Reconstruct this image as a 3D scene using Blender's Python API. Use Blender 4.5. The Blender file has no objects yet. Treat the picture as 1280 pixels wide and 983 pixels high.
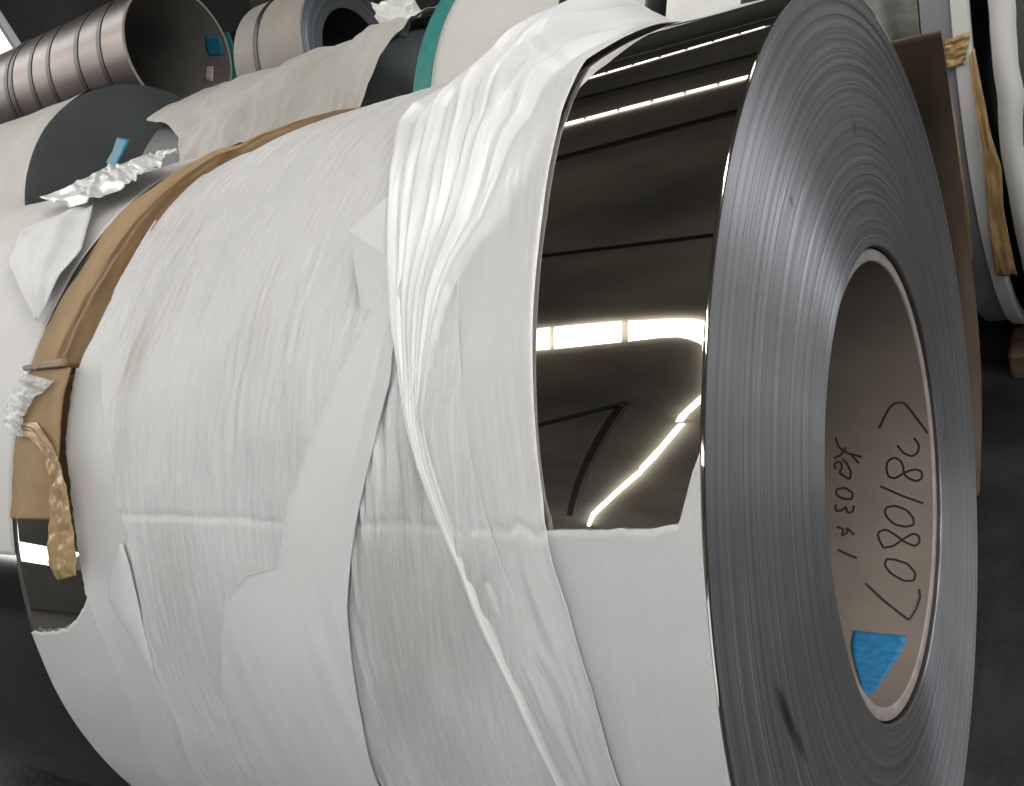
import bpy, bmesh, math, random
import numpy as np
from mathutils import Vector, Matrix
random.seed(4); rng = np.random.default_rng(7)
scene = bpy.context.scene
COL = scene.collection

# ---------------------------------------------------------------- camera
R, L = 0.6, 0.9716            # coil radius, coil width (m); coil axis is world X, near face at x = 0
RH = 0.2946                   # radius of the bore in the steel
W, H, F = 1280.0, 983.0, 1199.656
_C = np.array([.48380015, -.10973724, -1.21095503])
_a = np.array([-1, -.05779789, -.68540687]); _a /= np.linalg.norm(_a)
_p = math.radians(31)
_up = np.array([-(_a[1]*math.cos(_p)+_a[2]*math.sin(_p))/_a[0], math.cos(_p), math.sin(_p)]); _up /= np.linalg.norm(_up)
_X = -_a; _Y = np.cross(_up, _X)
M = np.array([_X, _Y, _up])                       # camera space -> world
CAM = np.array([0, 0, R]) - M @ _C
cd = bpy.data.cameras.new('camera'); co = bpy.data.objects.new('camera', cd); COL.objects.link(co)
cd.sensor_width = 36; cd.lens = 36*F/W; cd.clip_start = .02; cd.clip_end = 300
mw = Matrix.Identity(4)
for i in range(3):
    for j in range(3): mw[i][j] = M[i][j]
    mw[i][3] = CAM[i]
co.matrix_world = mw
scene.camera = co

# ---------------------------------------------------------------- light
wd = bpy.data.worlds.new('World'); scene.world = wd; wd.use_nodes = True
bg = wd.node_tree.nodes['Background']; bg.inputs[0].default_value = (.80, .86, .95, 1); bg.inputs[1].default_value = .22
SKY_L = 4.2
SKY_FILL = 12.9              # added fill panels, kept out of the steel's reflection                  # radiance of the daylight panels in the roof
def area(name, loc, rot, sx, sy, e, col=(1, .99, .96)):
    l = bpy.data.lights.new(name, 'AREA'); l.shape = 'RECTANGLE'; l.size = sx; l.size_y = sy; l.energy = e; l.color = col
    o = bpy.data.objects.new(name, l); COL.objects.link(o); o.location = loc; o.rotation_euler = rot; return o
area('open_side_daylight', (-3, -13.4, 2.6), (math.radians(90), 0, 0), 20, 5, 300, (.95, .97, 1))
area('edge_sheen_lamp', (10.5, 11.0, .9), (math.radians(90), 0, math.radians(134)), 2.6, 1.6, 190, (.93, .95, 1))  # added lamp, placed to throw a sheen across the layered edge
vs = scene.view_settings; vs.view_transform = 'Standard'; vs.look = 'None'; vs.exposure = 0; vs.gamma = 1
scene.render.engine = 'CYCLES'
scene.cycles.max_bounces = 8

# ---------------------------------------------------------------- helpers
def lin(c): return tuple((v/255/12.92 if v/255 <= .04045 else ((v/255+.055)/1.055)**2.4) for v in c)
def mat(name, col, rough=.6, metal=0, noise=None, bump=None, spec=.5, coat=0, **k):
    """noise = (scale, amount, stretch xyz), bump = (scale, strength, distance, stretch)"""
    m = bpy.data.materials.new(name); m.use_nodes = True; nt = m.node_tree; b = nt.nodes['Principled BSDF']
    b.inputs['Base Color'].default_value = (*col, 1); b.inputs['Roughness'].default_value = rough
    b.inputs['Metallic'].default_value = metal; b.inputs['Specular IOR Level'].default_value = spec
    b.inputs['Coat Weight'].default_value = coat; b.inputs['Coat Roughness'].default_value = .15
    tc = nt.nodes.new('ShaderNodeTexCoord')
    def nz(scale, st, detail=5):
        mp = nt.nodes.new('ShaderNodeMapping'); mp.inputs['Scale'].default_value = st
        nt.links.new(tc.outputs['Object'], mp.inputs[0])
        n = nt.nodes.new('ShaderNodeTexNoise'); n.inputs['Scale'].default_value = scale; n.inputs['Detail'].default_value = detail
        nt.links.new(mp.outputs[0], n.inputs['Vector']); return n
    if noise:
        n = nz(noise[0], noise[2] if len(noise) > 2 else (1, 1, 1))
        mr = nt.nodes.new('ShaderNodeMapRange'); mr.inputs['From Min'].default_value = .3; mr.inputs['From Max'].default_value = .7
        mr.inputs['To Min'].default_value = 1-noise[1]; mr.inputs['To Max'].default_value = 1+noise[1]*.5
        nt.links.new(n.outputs['Fac'], mr.inputs['Value'])
        vm = nt.nodes.new('ShaderNodeVectorMath'); vm.operation = 'SCALE'; vm.inputs[0].default_value = col
        nt.links.new(mr.outputs[0], vm.inputs['Scale']); nt.links.new(vm.outputs[0], b.inputs['Base Color'])
    if bump:
        n2 = nz(bump[0], bump[3] if len(bump) > 3 else (1, 1, 1), 6)
        bp = nt.nodes.new('ShaderNodeBump'); bp.inputs['Strength'].default_value = bump[1]; bp.inputs['Distance'].default_value = bump[2]
        nt.links.new(n2.outputs['Fac'], bp.inputs['Height']); nt.links.new(bp.outputs[0], b.inputs['Normal'])
    if k.get('trans'): b.inputs['Transmission Weight'].default_value = k['trans']
    if k.get('alpha') is not None: b.inputs['Alpha'].default_value = k['alpha']
    if k.get('emit'):
        b.inputs['Emission Color'].default_value = (*k['emit'][0], 1); b.inputs['Emission Strength'].default_value = k['emit'][1]
    return m
def props(o, label=None, cat=None, group=None, kind=None):
    if label: o['label'] = label
    if cat: o['category'] = cat
    if group: o['group'] = group
    if kind: o['kind'] = kind
    return o
def meshobj(name, V, Fc, m, parent=None, smooth=True, solid=0):
    me = bpy.data.meshes.new(name); V = np.asarray(V, float)
    me.from_pydata(V.tolist(), [], [tuple(int(i) for i in f) for f in Fc]); me.update()
    if smooth: me.polygons.foreach_set('use_smooth', [True]*len(me.polygons))
    me.materials.append(m); o = bpy.data.objects.new(name, me); COL.objects.link(o)
    if parent is not None:
        o.parent = parent; o.matrix_parent_inverse = Matrix.Translation(-Vector(parent.location))
    if solid:
        s = o.modifiers.new('thickness', 'SOLIDIFY'); s.thickness = solid; s.offset = -1
    return o
def empty(name, loc, label, cat, group=None):
    o = bpy.data.objects.new(name, None); COL.objects.link(o); o.location = loc; o.empty_display_size = .1
    return props(o, label, cat, group)
def gridfaces(nv, nu, closed_u=False):
    i, j = np.meshgrid(np.arange(nv-1), np.arange(nu if closed_u else nu-1), indexing='ij')
    a = i*nu+j; b = i*nu+(j+1) % nu; return np.stack([a, b, b+nu, a+nu], -1).reshape(-1, 4)
def box(name, x0, x1, y0, y1, z0, z1, m, parent=None, bev=0, rot=0):
    c = ((x0+x1)/2, (y0+y1)/2, (z0+z1)/2)
    bm = bmesh.new(); bmesh.ops.create_cube(bm, size=1)
    for v in bm.verts:
        p = Vector((v.co.x*(x1-x0), v.co.y*(y1-y0), v.co.z*(z1-z0)))
        if rot: p = Matrix.Rotation(rot, 3, 'Z') @ p
        v.co = p+Vector(c)
    if bev: bmesh.ops.bevel(bm, geom=bm.edges[:], offset=bev, segments=2, affect='EDGES')
    me = bpy.data.meshes.new(name); bm.to_mesh(me); bm.free(); me.materials.append(m)
    o = bpy.data.objects.new(name, me); COL.objects.link(o)
    if parent is not None:
        o.parent = parent; o.matrix_parent_inverse = Matrix.Translation(-Vector(parent.location))
    return o
# gradient noise, vectorised
_perm = rng.permutation(512); _gr = rng.uniform(0, 2*np.pi, 512); _G = np.stack([np.cos(_gr), np.sin(_gr)], 1)
def pn(x, y):
    x = np.asarray(x, float); y = np.asarray(y, float)
    xi = np.floor(x).astype(int); yi = np.floor(y).astype(int); fx = x-xi; fy = y-yi
    def g(a, b, dx, dy):
        h = _perm[(_perm[a % 512]+b) % 512]; v = _G[h]; return v[..., 0]*dx+v[..., 1]*dy
    u = fx*fx*fx*(fx*(fx*6-15)+10); v = fy*fy*fy*(fy*(fy*6-15)+10)
    a = g(xi, yi, fx, fy); b = g(xi+1, yi, fx-1, fy); c = g(xi, yi+1, fx, fy-1); d = g(xi+1, yi+1, fx-1, fy-1)
    return ((a*(1-u)+b*u)*(1-v)+(c*(1-u)+d*u)*v)*1.5
def fbm(x, y, o=4):
    s = 0; a = 1
    for i in range(o): s = s+a*pn(x*2**i+17*i, y*2**i-9*i); a *= .5
    return s
def ridge(x, y): return 1-2*np.abs(pn(x, y))
def sm(a, b, x): t = np.clip((x-a)/(b-a), 0, 1); return t*t*(3-2*t)
# sight lines of the survey photograph, used to take measurements off the round surfaces
def ray(px, py):
    d = M @ np.array([(px-W/2)/F, (H/2-py)/F, -1.]); return d/np.linalg.norm(d)
def hit(px, py, r=R, c=(0, R), far=False):
    d = ray(px, py); o = CAM-np.array([0, c[0], c[1]])
    A = d[1]**2+d[2]**2; B = o[1]*d[1]+o[2]*d[2]; D = B*B-A*(o[1]**2+o[2]**2-r*r)
    D = max(D, 0); t = (-B+(1 if far else -1)*math.sqrt(D))/A; return CAM+t*d
def plane0(px, py): d = ray(px, py); return CAM-d*CAM[0]/d[0]     # on the layered edge, x = 0
def sp(px, py, r=R, c=(0, R), far=False):           # -> (x, phi) : phi = 0 on top of the roll, 90 deg towards the camera
    P = hit(px, py, r, c, far); return (P[0], math.degrees(math.atan2(-(P[1]-c[0]), P[2]-c[1])))
def tr(pts, **k): return np.array([(p[0], p[1]) if len(p) == 3 else sp(*p, **k) for p in pts])   # a third entry marks a point given as (x, phi)
def cylP(x, ph, r, c=(0, R)):
    ph = np.radians(ph); return np.stack([x+0*ph, c[0]-r*np.sin(ph), c[1]+r*np.cos(ph)], -1)
def sheet(name, Lc, Rc, p0, p1, nu, nv, m, hfn, parent=None, r=R, c=(0, R), th=.0007, jl=0, jr=0, flip=False):
    """a sheet lying on a roll between two edge curves x(phi)"""
    ph = np.linspace(p0, p1, nv); Lc = Lc[np.argsort(Lc[:, 1])]; Rc = Rc[np.argsort(Rc[:, 1])]
    xl = np.interp(ph, Lc[:, 1], Lc[:, 0]); xr = np.interp(ph, Rc[:, 1], Rc[:, 0])
    if jl: xl = xl+jl*fbm(ph*1.3, ph*0+3.3)
    if jr: xr = xr+jr*fbm(ph*1.3, ph*0+8.3)
    u = np.linspace(0, 1, nu)[None]; PH = np.repeat(ph[:, None], nu, 1); X = xl[:, None]*(1-u)+xr[:, None]*u
    h = hfn(X, PH, np.repeat(u, nv, 0)); V = cylP(X, PH, r+h, c).reshape(-1, 3)
    Fc = gridfaces(nv, nu)
    o = meshobj(name, V, Fc if flip else Fc[:, ::-1], m, parent, solid=th)
    # pass the offset direction: outside of the roll is the visible side
    return o
def pxpatch(name, Lp, Rp, nu, nv, m, off=.001, parent=None, r=R, c=(0, R), far=False, hfn=None, th=.0006):
    """a patch whose two long edges were traced; lies on a roll of radius r"""
    def rs(P):
        P = np.array(P, float); s = np.r_[0, np.cumsum(np.linalg.norm(np.diff(P, axis=0), axis=1))]; t = np.linspace(0, s[-1], nv)
        return np.stack([np.interp(t, s, P[:, 0]), np.interp(t, s, P[:, 1])], 1)
    A = rs(tr(Lp, r=r, c=c, far=far)); B = rs(tr(Rp, r=r, c=c, far=far)); u = np.linspace(0, 1, nu)[None, :, None]
    Q = A[:, None]*(1-u)+B[:, None]*u; X = Q[..., 0]; PH = Q[..., 1]
    h = off if hfn is None else off+hfn(X, PH, np.repeat(u[..., 0], nv, 0), np.repeat(np.linspace(0, 1, nv)[:, None], nu, 1))
    V = cylP(X, PH, r+h, c).reshape(-1, 3)
    return meshobj(name, V, gridfaces(nv, nu)[:, ::-1], m, parent, solid=th)
def tube(name, pts, r, m, parent=None, ns=6, closed=False):
    pts = [Vector(p) for p in pts]; V = []; n = len(pts)
    for i, p in enumerate(pts):
        t = (pts[(i+1) % n if closed else min(i+1, n-1)]-pts[(i-1) if (closed or i) else 0]).normalized()
        a = t.orthogonal().normalized(); b = t.cross(a)
        if i: 
            a = (pa-t*pa.dot(t)).normalized(); b = t.cross(a)
        pa = a
        for k in range(ns): V.append(p+r*(math.cos(k*2*math.pi/ns)*a+math.sin(k*2*math.pi/ns)*b))
    Fc = gridfaces(n, ns, True)
    return meshobj(name, V, Fc, m, parent)
def lathe(name, prof, m, parent=None, c=(0, R), n=128, smooth=True, a0=0, a1=360, angle=None):
    """prof: list of (x, r)"""
    full = a1-a0 >= 360; ph = np.radians(np.linspace(a0, a1, n, endpoint=not full)); P = np.array(prof, float)
    V = np.stack([np.repeat(P[:, 0][:, None], n, 1), c[0]-P[:, 1][:, None]*np.sin(ph), c[1]+P[:, 1][:, None]*np.cos(ph)], -1).reshape(-1, 3)
    o = meshobj(name, V, gridfaces(len(P), n, full), m, parent, smooth)
    if smooth:
        o.data.update()
        bm = bmesh.new(); bm.from_mesh(o.data)
        bmesh.ops.recalc_face_normals(bm, faces=bm.faces[:])
        for e in bm.edges:
            if len(e.link_faces) == 2 and e.calc_face_angle(0) > math.radians(32): e.smooth = False
        bm.to_mesh(o.data); bm.free()
    return o

# ---------------------------------------------------------------- materials
m_mirror = mat('bright_annealed_steel', (.64, .61, .56), .008, 1, noise=(3.5, .10, (1, 2.5, 2.5)))
m_steel_side = mat('brushed_steel_side', (.125, .108, .10), .38, .85, noise=(3, .2), bump=(30, .05, .002))
m_dark_steel = mat('slit_edge_dark', (.105, .115, .115), .5, .5, noise=(4, .3))
m_floor = mat('oily_concrete', (.018, .016, .015), .8, noise=(9, .75), bump=(40, .6, .01))
m_roof = mat('roof_sheet', (.42, .395, .335), .8, noise=(.7, .4))
m_beam = mat('roof_beam', (.04, .035, .03), .7)
m_wall = mat('shed_wall', (.10, .10, .095), .8, noise=(.5, .3))
m_day = mat('daylight_panel', (.8, .8, .8), .5, emit=((1, .975, .91), SKY_L))
m_fill = mat('fill_panel', (.8, .8, .8), .5, emit=((1, .985, .95), SKY_FILL))  # glow of the added fill panels, stronger than the roof lights
m_core = mat('core_board', (.215, .178, .148), .85, noise=(7, .16), bump=(60, .15, .002))
m_core_end = mat('core_end', (.36, .33, .31), .8, noise=(40, .2))
m_ink = mat('marker_ink', (.025, .018, .015), .6)
m_blue = mat('blue_label', (.015, .20, .42), .7, noise=(90, .35), bump=(160, .5, .002))
m_card = mat('cardboard', (.37, .25, .13), .8, noise=(7, .22, (3, 1, 1)), bump=(70, .2, .002))
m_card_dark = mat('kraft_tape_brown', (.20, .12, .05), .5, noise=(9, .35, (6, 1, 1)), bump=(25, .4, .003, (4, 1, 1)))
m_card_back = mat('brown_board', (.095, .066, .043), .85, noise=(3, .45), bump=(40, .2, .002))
m_amber = mat('amber_tape', (.42, .27, .11), .34, noise=(14, .35), bump=(60, .45, .004), coat=.2)
m_clear = mat('clear_tape', (.75, .78, .78), .1, noise=(20, .3), bump=(70, .9, .006), alpha=.42)
m_teal = mat('teal_strap', (.035, .25, .225), .5, noise=(20, .2))
m_bluestrap = mat('blue_strap', (.02, .22, .33), .5)
m_black = mat('black_strap', (.012, .011, .01), .45)
m_pale = mat('pale_wrap', (.52, .50, .465), .6, noise=(3, .18), bump=(18, .35, .02, (1, .4, .4)))
m_beige = mat('beige_wrap', (.33, .30, .26), .65, noise=(4, .15), bump=(20, .2, .01))
m_white = mat('white_wrap', (.66, .65, .635), .6, noise=(6, .07), bump=(25, .12, .006))
m_white2 = mat('white_wrap_far', (.66, .645, .62), .65, noise=(9, .06), bump=(25, .12, .006))
m_plastic = mat('milky_plastic', (.80, .80, .78), .3, noise=(5, .08), bump=(22, .35, .012), coat=.3)
m_paper = mat('interleaf_paper', (.60, .60, .605), .55, noise=(3, .11, (1, 2, 2)), bump=(9, .35, .012, (2.5, .6, .6)))
m_flap = mat('strip_paper', (.66, .66, .665), .5, noise=(3.5, .10), bump=(11, .35, .010, (2.2, .5, .5)))
m_film = mat('plastic_film_white', (.70, .70, .71), .33, bump=(26, .22, .006, (2.4, .5, .5)), coat=.25)
m_slate = mat('slate_face', (.075, .085, .085), .6, .2, noise=(3, .25), bump=(30, .1, .01))
m_wood = mat('timber', (.13, .075, .04), .85, noise=(6, .4, (1, 6, 6)), bump=(30, .4, .01, (1, 6, 6)))

def layered(m, thin, thick):     # milky film: white where several layers are bunched, greyer where one layer lies flat
    nt = m.node_tree; b = nt.nodes['Principled BSDF']; at = nt.nodes.new('ShaderNodeAttribute'); at.attribute_name = 'layers'
    mx = nt.nodes.new('ShaderNodeMix'); mx.data_type = 'RGBA'; nt.links.new(at.outputs['Fac'], mx.inputs['Factor'])
    mx.inputs[6].default_value = (*thin, 1); mx.inputs[7].default_value = (*thick, 1); nt.links.new(mx.outputs[2], b.inputs['Base Color'])
m_gather = m_film.copy(); m_gather.name = 'gathered_film'; layered(m_gather, (.61, .61, .615), (.88, .88, .89))
def crepe_material():
    m = mat('creped_wrap', (.64, .635, .64), .5, bump=(34, .8, .008, (3.2, .42, .42)))
    nt = m.node_tree; b = nt.nodes['Principled BSDF']; tc = nt.nodes.new('ShaderNodeTexCoord')
    # colour: faint mottling plus the greenish rub mark near the far end and a few specks
    n = nt.nodes.new('ShaderNodeTexNoise'); n.inputs['Scale'].default_value = 5; n.inputs['Detail'].default_value = 6
    nt.links.new(tc.outputs['Object'], n.inputs['Vector'])
    def blob(c, s, off):
        mp = nt.nodes.new('ShaderNodeMapping'); mp.vector_type = 'TEXTURE'; mp.inputs['Location'].default_value = c; mp.inputs['Scale'].default_value = s
        nt.links.new(tc.outputs['Object'], mp.inputs[0]); ad = nt.nodes.new('ShaderNodeVectorMath'); ad.operation = 'ADD'
        nn = nt.nodes.new('ShaderNodeTexNoise'); nn.inputs['Scale'].default_value = 9; nt.links.new(tc.outputs['Object'], nn.inputs['Vector'])
        sc = nt.nodes.new('ShaderNodeVectorMath'); sc.operation = 'SCALE'; sc.inputs['Scale'].default_value = off
        nt.links.new(nn.outputs['Color'], sc.inputs[0]); nt.links.new(mp.outputs[0], ad.inputs[0]); nt.links.new(sc.outputs[0], ad.inputs[1])
        sb = nt.nodes.new('ShaderNodeVectorMath'); sb.operation = 'SUBTRACT'; sb.inputs[1].default_value = (off/2,)*3; nt.links.new(ad.outputs[0], sb.inputs[0])
        ln = nt.nodes.new('ShaderNodeVectorMath'); ln.operation = 'LENGTH'; nt.links.new(sb.outputs[0], ln.inputs[0])
        mr = nt.nodes.new('ShaderNodeMapRange'); mr.interpolation_type = 'SMOOTHSTEP'
        mr.inputs['From Min'].default_value = 1; mr.inputs['From Max'].default_value = .1; mr.inputs['To Min'].default_value = 0; mr.inputs['To Max'].default_value = 1
        nt.links.new(ln.outputs['Value'], mr.inputs['Value']); return mr.outputs[0]
    base = nt.nodes.new('ShaderNodeMapRange'); base.inputs['From Min'].default_value = .3; base.inputs['From Max'].default_value = .7; base.inputs['To Min'].default_value = .90; base.inputs['To Max'].default_value = 1.08
    nt.links.new(n.outputs['Fac'], base.inputs['Value'])
    vm = nt.nodes.new('ShaderNodeVectorMath'); vm.operation = 'SCALE'; vm.inputs[0].default_value = (.64, .635, .64); nt.links.new(base.outputs[0], vm.inputs['Scale'])
    prev = vm.outputs[0]
    for q, s, colr, k, off in (((176, 450), (.035, .10, .09), (.38, .37, .30), .6, .5), ((162, 560), (.025, .08, .10), (.48, .50, .47), .5, .5),
                          ((262, 546), (.012, .006, .006), (.15, .14, .13), .8, .6), ((250, 540), (.005, .005, .005), (.15, .14, .13), .9, .3), ((390, 292), (.02, .01, .01), (.4, .39, .38), .5, .6), ((520, 610), (.05, .09, .16), (.42, .42, .41), .55, .7), ((505, 800), (.09, .12, .20), (.38, .38, .37), .6, .9), ((590, 800), (.06, .1, .12), (.40, .40, .39), .5, .9), ((215, 700), (.08, .1, .1), (.5, .49, .48), .5, 1)):
        P = hit(*q); f = blob(tuple(P), s, off)
        mu = nt.nodes.new('ShaderNodeMath'); mu.operation = 'MULTIPLY'; mu.inputs[1].default_value = k; nt.links.new(f, mu.inputs[0])
        mx = nt.nodes.new('ShaderNodeMix'); mx.data_type = 'RGBA'; nt.links.new(mu.outputs[0], mx.inputs['Factor']); nt.links.new(prev, mx.inputs[6]); mx.inputs[7].default_value = (*colr, 1)
        prev = mx.outputs[2]
    nt.links.new(prev, b.inputs['Base Color']); return m
m_crepe = crepe_material()

def winding_material(name, a, b_, cy=0, cz=R, scale=1.0, aniso=.9, rough=.40, metal=.85, smudges=()):
    m = bpy.data.materials.new(name); m.use_nodes = True; nt = m.node_tree; b = nt.nodes['Principled BSDF']
    tc = nt.nodes.new('ShaderNodeTexCoord'); sx = nt.nodes.new('ShaderNodeSeparateXYZ'); nt.links.new(tc.outputs['Object'], sx.inputs[0])
    def mth(op, *v):
        n = nt.nodes.new('ShaderNodeMath'); n.operation = op
        for i, q in enumerate(v):
            if hasattr(q, 'links'): nt.links.new(q, n.inputs[i])
            else: n.inputs[i].default_value = q
        return n.outputs[0]
    y = mth('SUBTRACT', sx.outputs['Y'], cy); z = mth('SUBTRACT', sx.outputs['Z'], cz)
    r = mth('SQRT', mth('ADD', mth('MULTIPLY', y, y), mth('MULTIPLY', z, z)))
    # the windings wander a little: radius warped by a slow noise
    wn = nt.nodes.new('ShaderNodeTexNoise'); wn.inputs['Scale'].default_value = 1.7; nt.links.new(tc.outputs['Object'], wn.inputs['Vector'])
    rw = mth('ADD', r, mth('MULTIPLY', wn.outputs['Fac'], .014))
    cv = nt.nodes.new('ShaderNodeCombineXYZ'); nt.links.new(mth('MULTIPLY', rw, 1.0), cv.inputs[0])
    def rn(s, d):
        n = nt.nodes.new('ShaderNodeTexNoise'); n.noise_dimensions = '1D'; n.inputs['Scale'].default_value = 1; n.inputs['Detail'].default_value = d
        nt.links.new(mth('MULTIPLY', rw, s*scale), n.inputs['W']); return n.outputs['Fac']
    n1 = rn(95, 2); n2 = rn(420, 3)
    n3 = nt.nodes.new('ShaderNodeTexNoise'); n3.inputs['Scale'].default_value = 4; n3.inputs['Detail'].default_value = 5; nt.links.new(tc.outputs['Object'], n3.inputs['Vector'])
    f = mth('ADD', mth('MULTIPLY', n1, .55), mth('ADD', mth('MULTIPLY', n2, .35), mth('MULTIPLY', n3.outputs['Fac'], .25)))
    cr = nt.nodes.new('ShaderNodeValToRGB'); cr.color_ramp.elements[0].position = .38; cr.color_ramp.elements[1].position = .74
    cr.color_ramp.elements[0].color = (*a, 1); cr.color_ramp.elements[1].color = (*b_, 1)
    nt.links.new(f, cr.inputs[0]); out = cr.outputs[0]
    # narrow bright windings
    br = nt.nodes.new('ShaderNodeMapRange'); br.inputs['From Min'].default_value = .62; br.inputs['From Max'].default_value = .70; nt.links.new(rn(150, 1), br.inputs['Value'])
    msk = nt.nodes.new('ShaderNodeMapRange'); msk.inputs['From Min'].default_value = .42; msk.inputs['From Max'].default_value = .62; n4 = nt.nodes.new('ShaderNodeTexNoise'); n4.inputs['Scale'].default_value = 2.6; n4.inputs['Detail'].default_value = 3; nt.links.new(tc.outputs['Object'], n4.inputs['Vector']); nt.links.new(n4.outputs['Fac'], msk.inputs['Value'])
    mx = nt.nodes.new('ShaderNodeMix'); mx.data_type = 'RGBA'; nt.links.new(mth('MULTIPLY', br.outputs[0], mth('MULTIPLY', msk.outputs[0], .8)), mx.inputs['Factor']); nt.links.new(out, mx.inputs[6]); mx.inputs[7].default_value = (.55, .55, .56, 1)
    prev = mx.outputs[2]
    for P_, S_, k_ in smudges:          # oily rub marks on the slit edges
        mp = nt.nodes.new('ShaderNodeMapping'); mp.vector_type = 'TEXTURE'; mp.inputs['Location'].default_value = P_; mp.inputs['Scale'].default_value = S_
        nt.links.new(tc.outputs['Object'], mp.inputs[0]); ln = nt.nodes.new('ShaderNodeVectorMath'); ln.operation = 'LENGTH'; nt.links.new(mp.outputs[0], ln.inputs[0])
        mr = nt.nodes.new('ShaderNodeMapRange'); mr.interpolation_type = 'SMOOTHSTEP'; mr.inputs['From Min'].default_value = 1.1; mr.inputs['From Max'].default_value = .2
        mr.inputs['To Min'].default_value = 0; mr.inputs['To Max'].default_value = k_; nt.links.new(ln.outputs['Value'], mr.inputs['Value'])
        m2 = nt.nodes.new('ShaderNodeMix'); m2.data_type = 'RGBA'; nt.links.new(mth('MULTIPLY', mr.outputs[0], mth('ADD', n2, .35)), m2.inputs['Factor']); nt.links.new(prev, m2.inputs[6]); m2.inputs[7].default_value = (.035, .033, .03, 1); prev = m2.outputs[2]
    nt.links.new(prev, b.inputs['Base Color'])
    b.inputs['Metallic'].default_value = metal; b.inputs['Roughness'].default_value = rough; b.inputs['Anisotropic'].default_value = aniso
    # the slit edges run round the axis, so the sheen is spread along the radius
    ct = nt.nodes.new('ShaderNodeCombineXYZ'); nt.links.new(y, ct.inputs['Y']); nt.links.new(z, ct.inputs['Z'])
    vn = nt.nodes.new('ShaderNodeVectorMath'); vn.operation = 'NORMALIZE'; nt.links.new(ct.outputs[0], vn.inputs[0]); nt.links.new(vn.outputs[0], b.inputs['Tangent'])
    bp = nt.nodes.new('ShaderNodeBump'); bp.inputs['Strength'].default_value = .3; bp.inputs['Distance'].default_value = .0006
    nt.links.new(mth('ADD', n2, n1), bp.inputs['Height']); nt.links.new(bp.outputs[0], b.inputs['Normal'])
    return m
m_wind = winding_material('coil_windings', (.235, .24, .255), (.37, .375, .395), aniso=.92, rough=.41, metal=.70,
    smudges=[(tuple(plane0(983, 893)), (.05, .012, .055), .95), (tuple(plane0(1000, 930)), (.05, .008, .03), .7), (tuple(plane0(1068, 158)), (.05, .012, .018), .5), (tuple(plane0(990, 252)), (.05, .006, .008), .7), (tuple(plane0(1025, 420)), (.05, .05, .06), .25)])

# ---------------------------------------------------------------- the setting
props(box('floor', -60, 60, -60, 60, -.2, 0, m_floor), kind='structure')
roof = bpy.data.objects.new('roof', None); COL.objects.link(roof); props(roof, kind='structure')
RZ = 6.0
V = []; n = 260
for i in range(n):
    x = -16+i*28/(n-1); V += [(x, -14, RZ+.06+0), (x, 16, RZ+.06+0)]
meshobj('roof_sheet', V, [(2*i, 2*i+1, 2*i+3, 2*i+2) for i in range(n-1)], m_roof, roof, smooth=False, solid=.003)
def refl(px, py, zr=RZ):                      # where the polished steel shows a point of the roof
    P = hit(px, py); d = ray(px, py); nn = (P-np.array([0, 0, R]))*np.array([0, 1, 1])/R; r = d-2*d.dot(nn)*nn
    q = P+(zr-P[2])/r[2]*r; return (q[0], q[1])
def slab(name, pts, z, m, th=.02):
    n = len(pts); V = [(x, y, z) for x, y in pts]+[(x, y, z+th) for x, y in pts]
    return meshobj(name, V, [tuple(range(n)), tuple(range(2*n-1, n-1, -1))]+[(i, (i+1) % n, n+(i+1) % n, n+i) for i in range(n)], m, roof, smooth=False)
# roof light over the coil: runs along the building, then turns
bars = [(664, 412, 438), (690, 409, 436.5), (782, 401, 427)]
A = [refl(x, t) for x, t, b in bars]; B = [refl(x, b) for x, t, b in bars]
for i in range(1, 4):                                # the same strip carries on down the building
    x1 = A[0][0]-(i-1)*1.05-.05; slab('skylight_and_fill_panel', [(x1, A[0][1]), (x1-1.0, A[0][1]+.01), (x1-1.0, B[0][1]+.01), (x1, B[0][1])], RZ-.02, m_day)
slab('skylight_and_fill_panel', [A[0], (A[1][0]-.015, A[1][1]), (B[1][0]-.015, B[1][1]), B[0]], RZ-.02, m_day)
slab('skylight_and_fill_panel', [(A[1][0]+.03, A[1][1]), (A[2][0]-.03, A[2][1]), (B[2][0]-.03, B[2][1]), (B[1][0]+.03, B[1][1])], RZ-.02, m_day)
corner_o = [refl(*q) for q in ((800, 401), (830, 399), (850, 398.5), (868, 399), (884, 402))]
corner_i = [refl(*q) for q in ((884, 434), (874, 428), (862, 423.5), (848, 421), (825, 422))]
slab('skylight_and_fill_panel', [(A[2][0]+.03, A[2][1])]+corner_o+corner_i+[(B[2][0]+.03, B[2][1])], RZ-.02, m_day)
slab('skylight_and_fill_panel', [refl(*q) for q in ((879, 432), (886, 435), (888, 460), (885, 492), (883, 492), (881, 487), (882.5, 460))], RZ-.02, m_day)
slab('skylight_and_fill_panel', [refl(*q) for q in ((882, 489), (884, 497), (860, 519), (854, 527), (845, 527), (850, 518))], RZ-.02, m_day)
slab('skylight_and_fill_panel', [refl(*q) for q in ((848, 530), (857, 530), (820, 574), (803, 591), (800, 584), (826, 556))], RZ-.02, m_day)
slab('skylight_and_fill_panel', [refl(*q) for q in ((800, 586), (803, 592), (744, 645), (738, 658), (734, 657), (739, 642))], RZ-.02, m_day)
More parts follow.
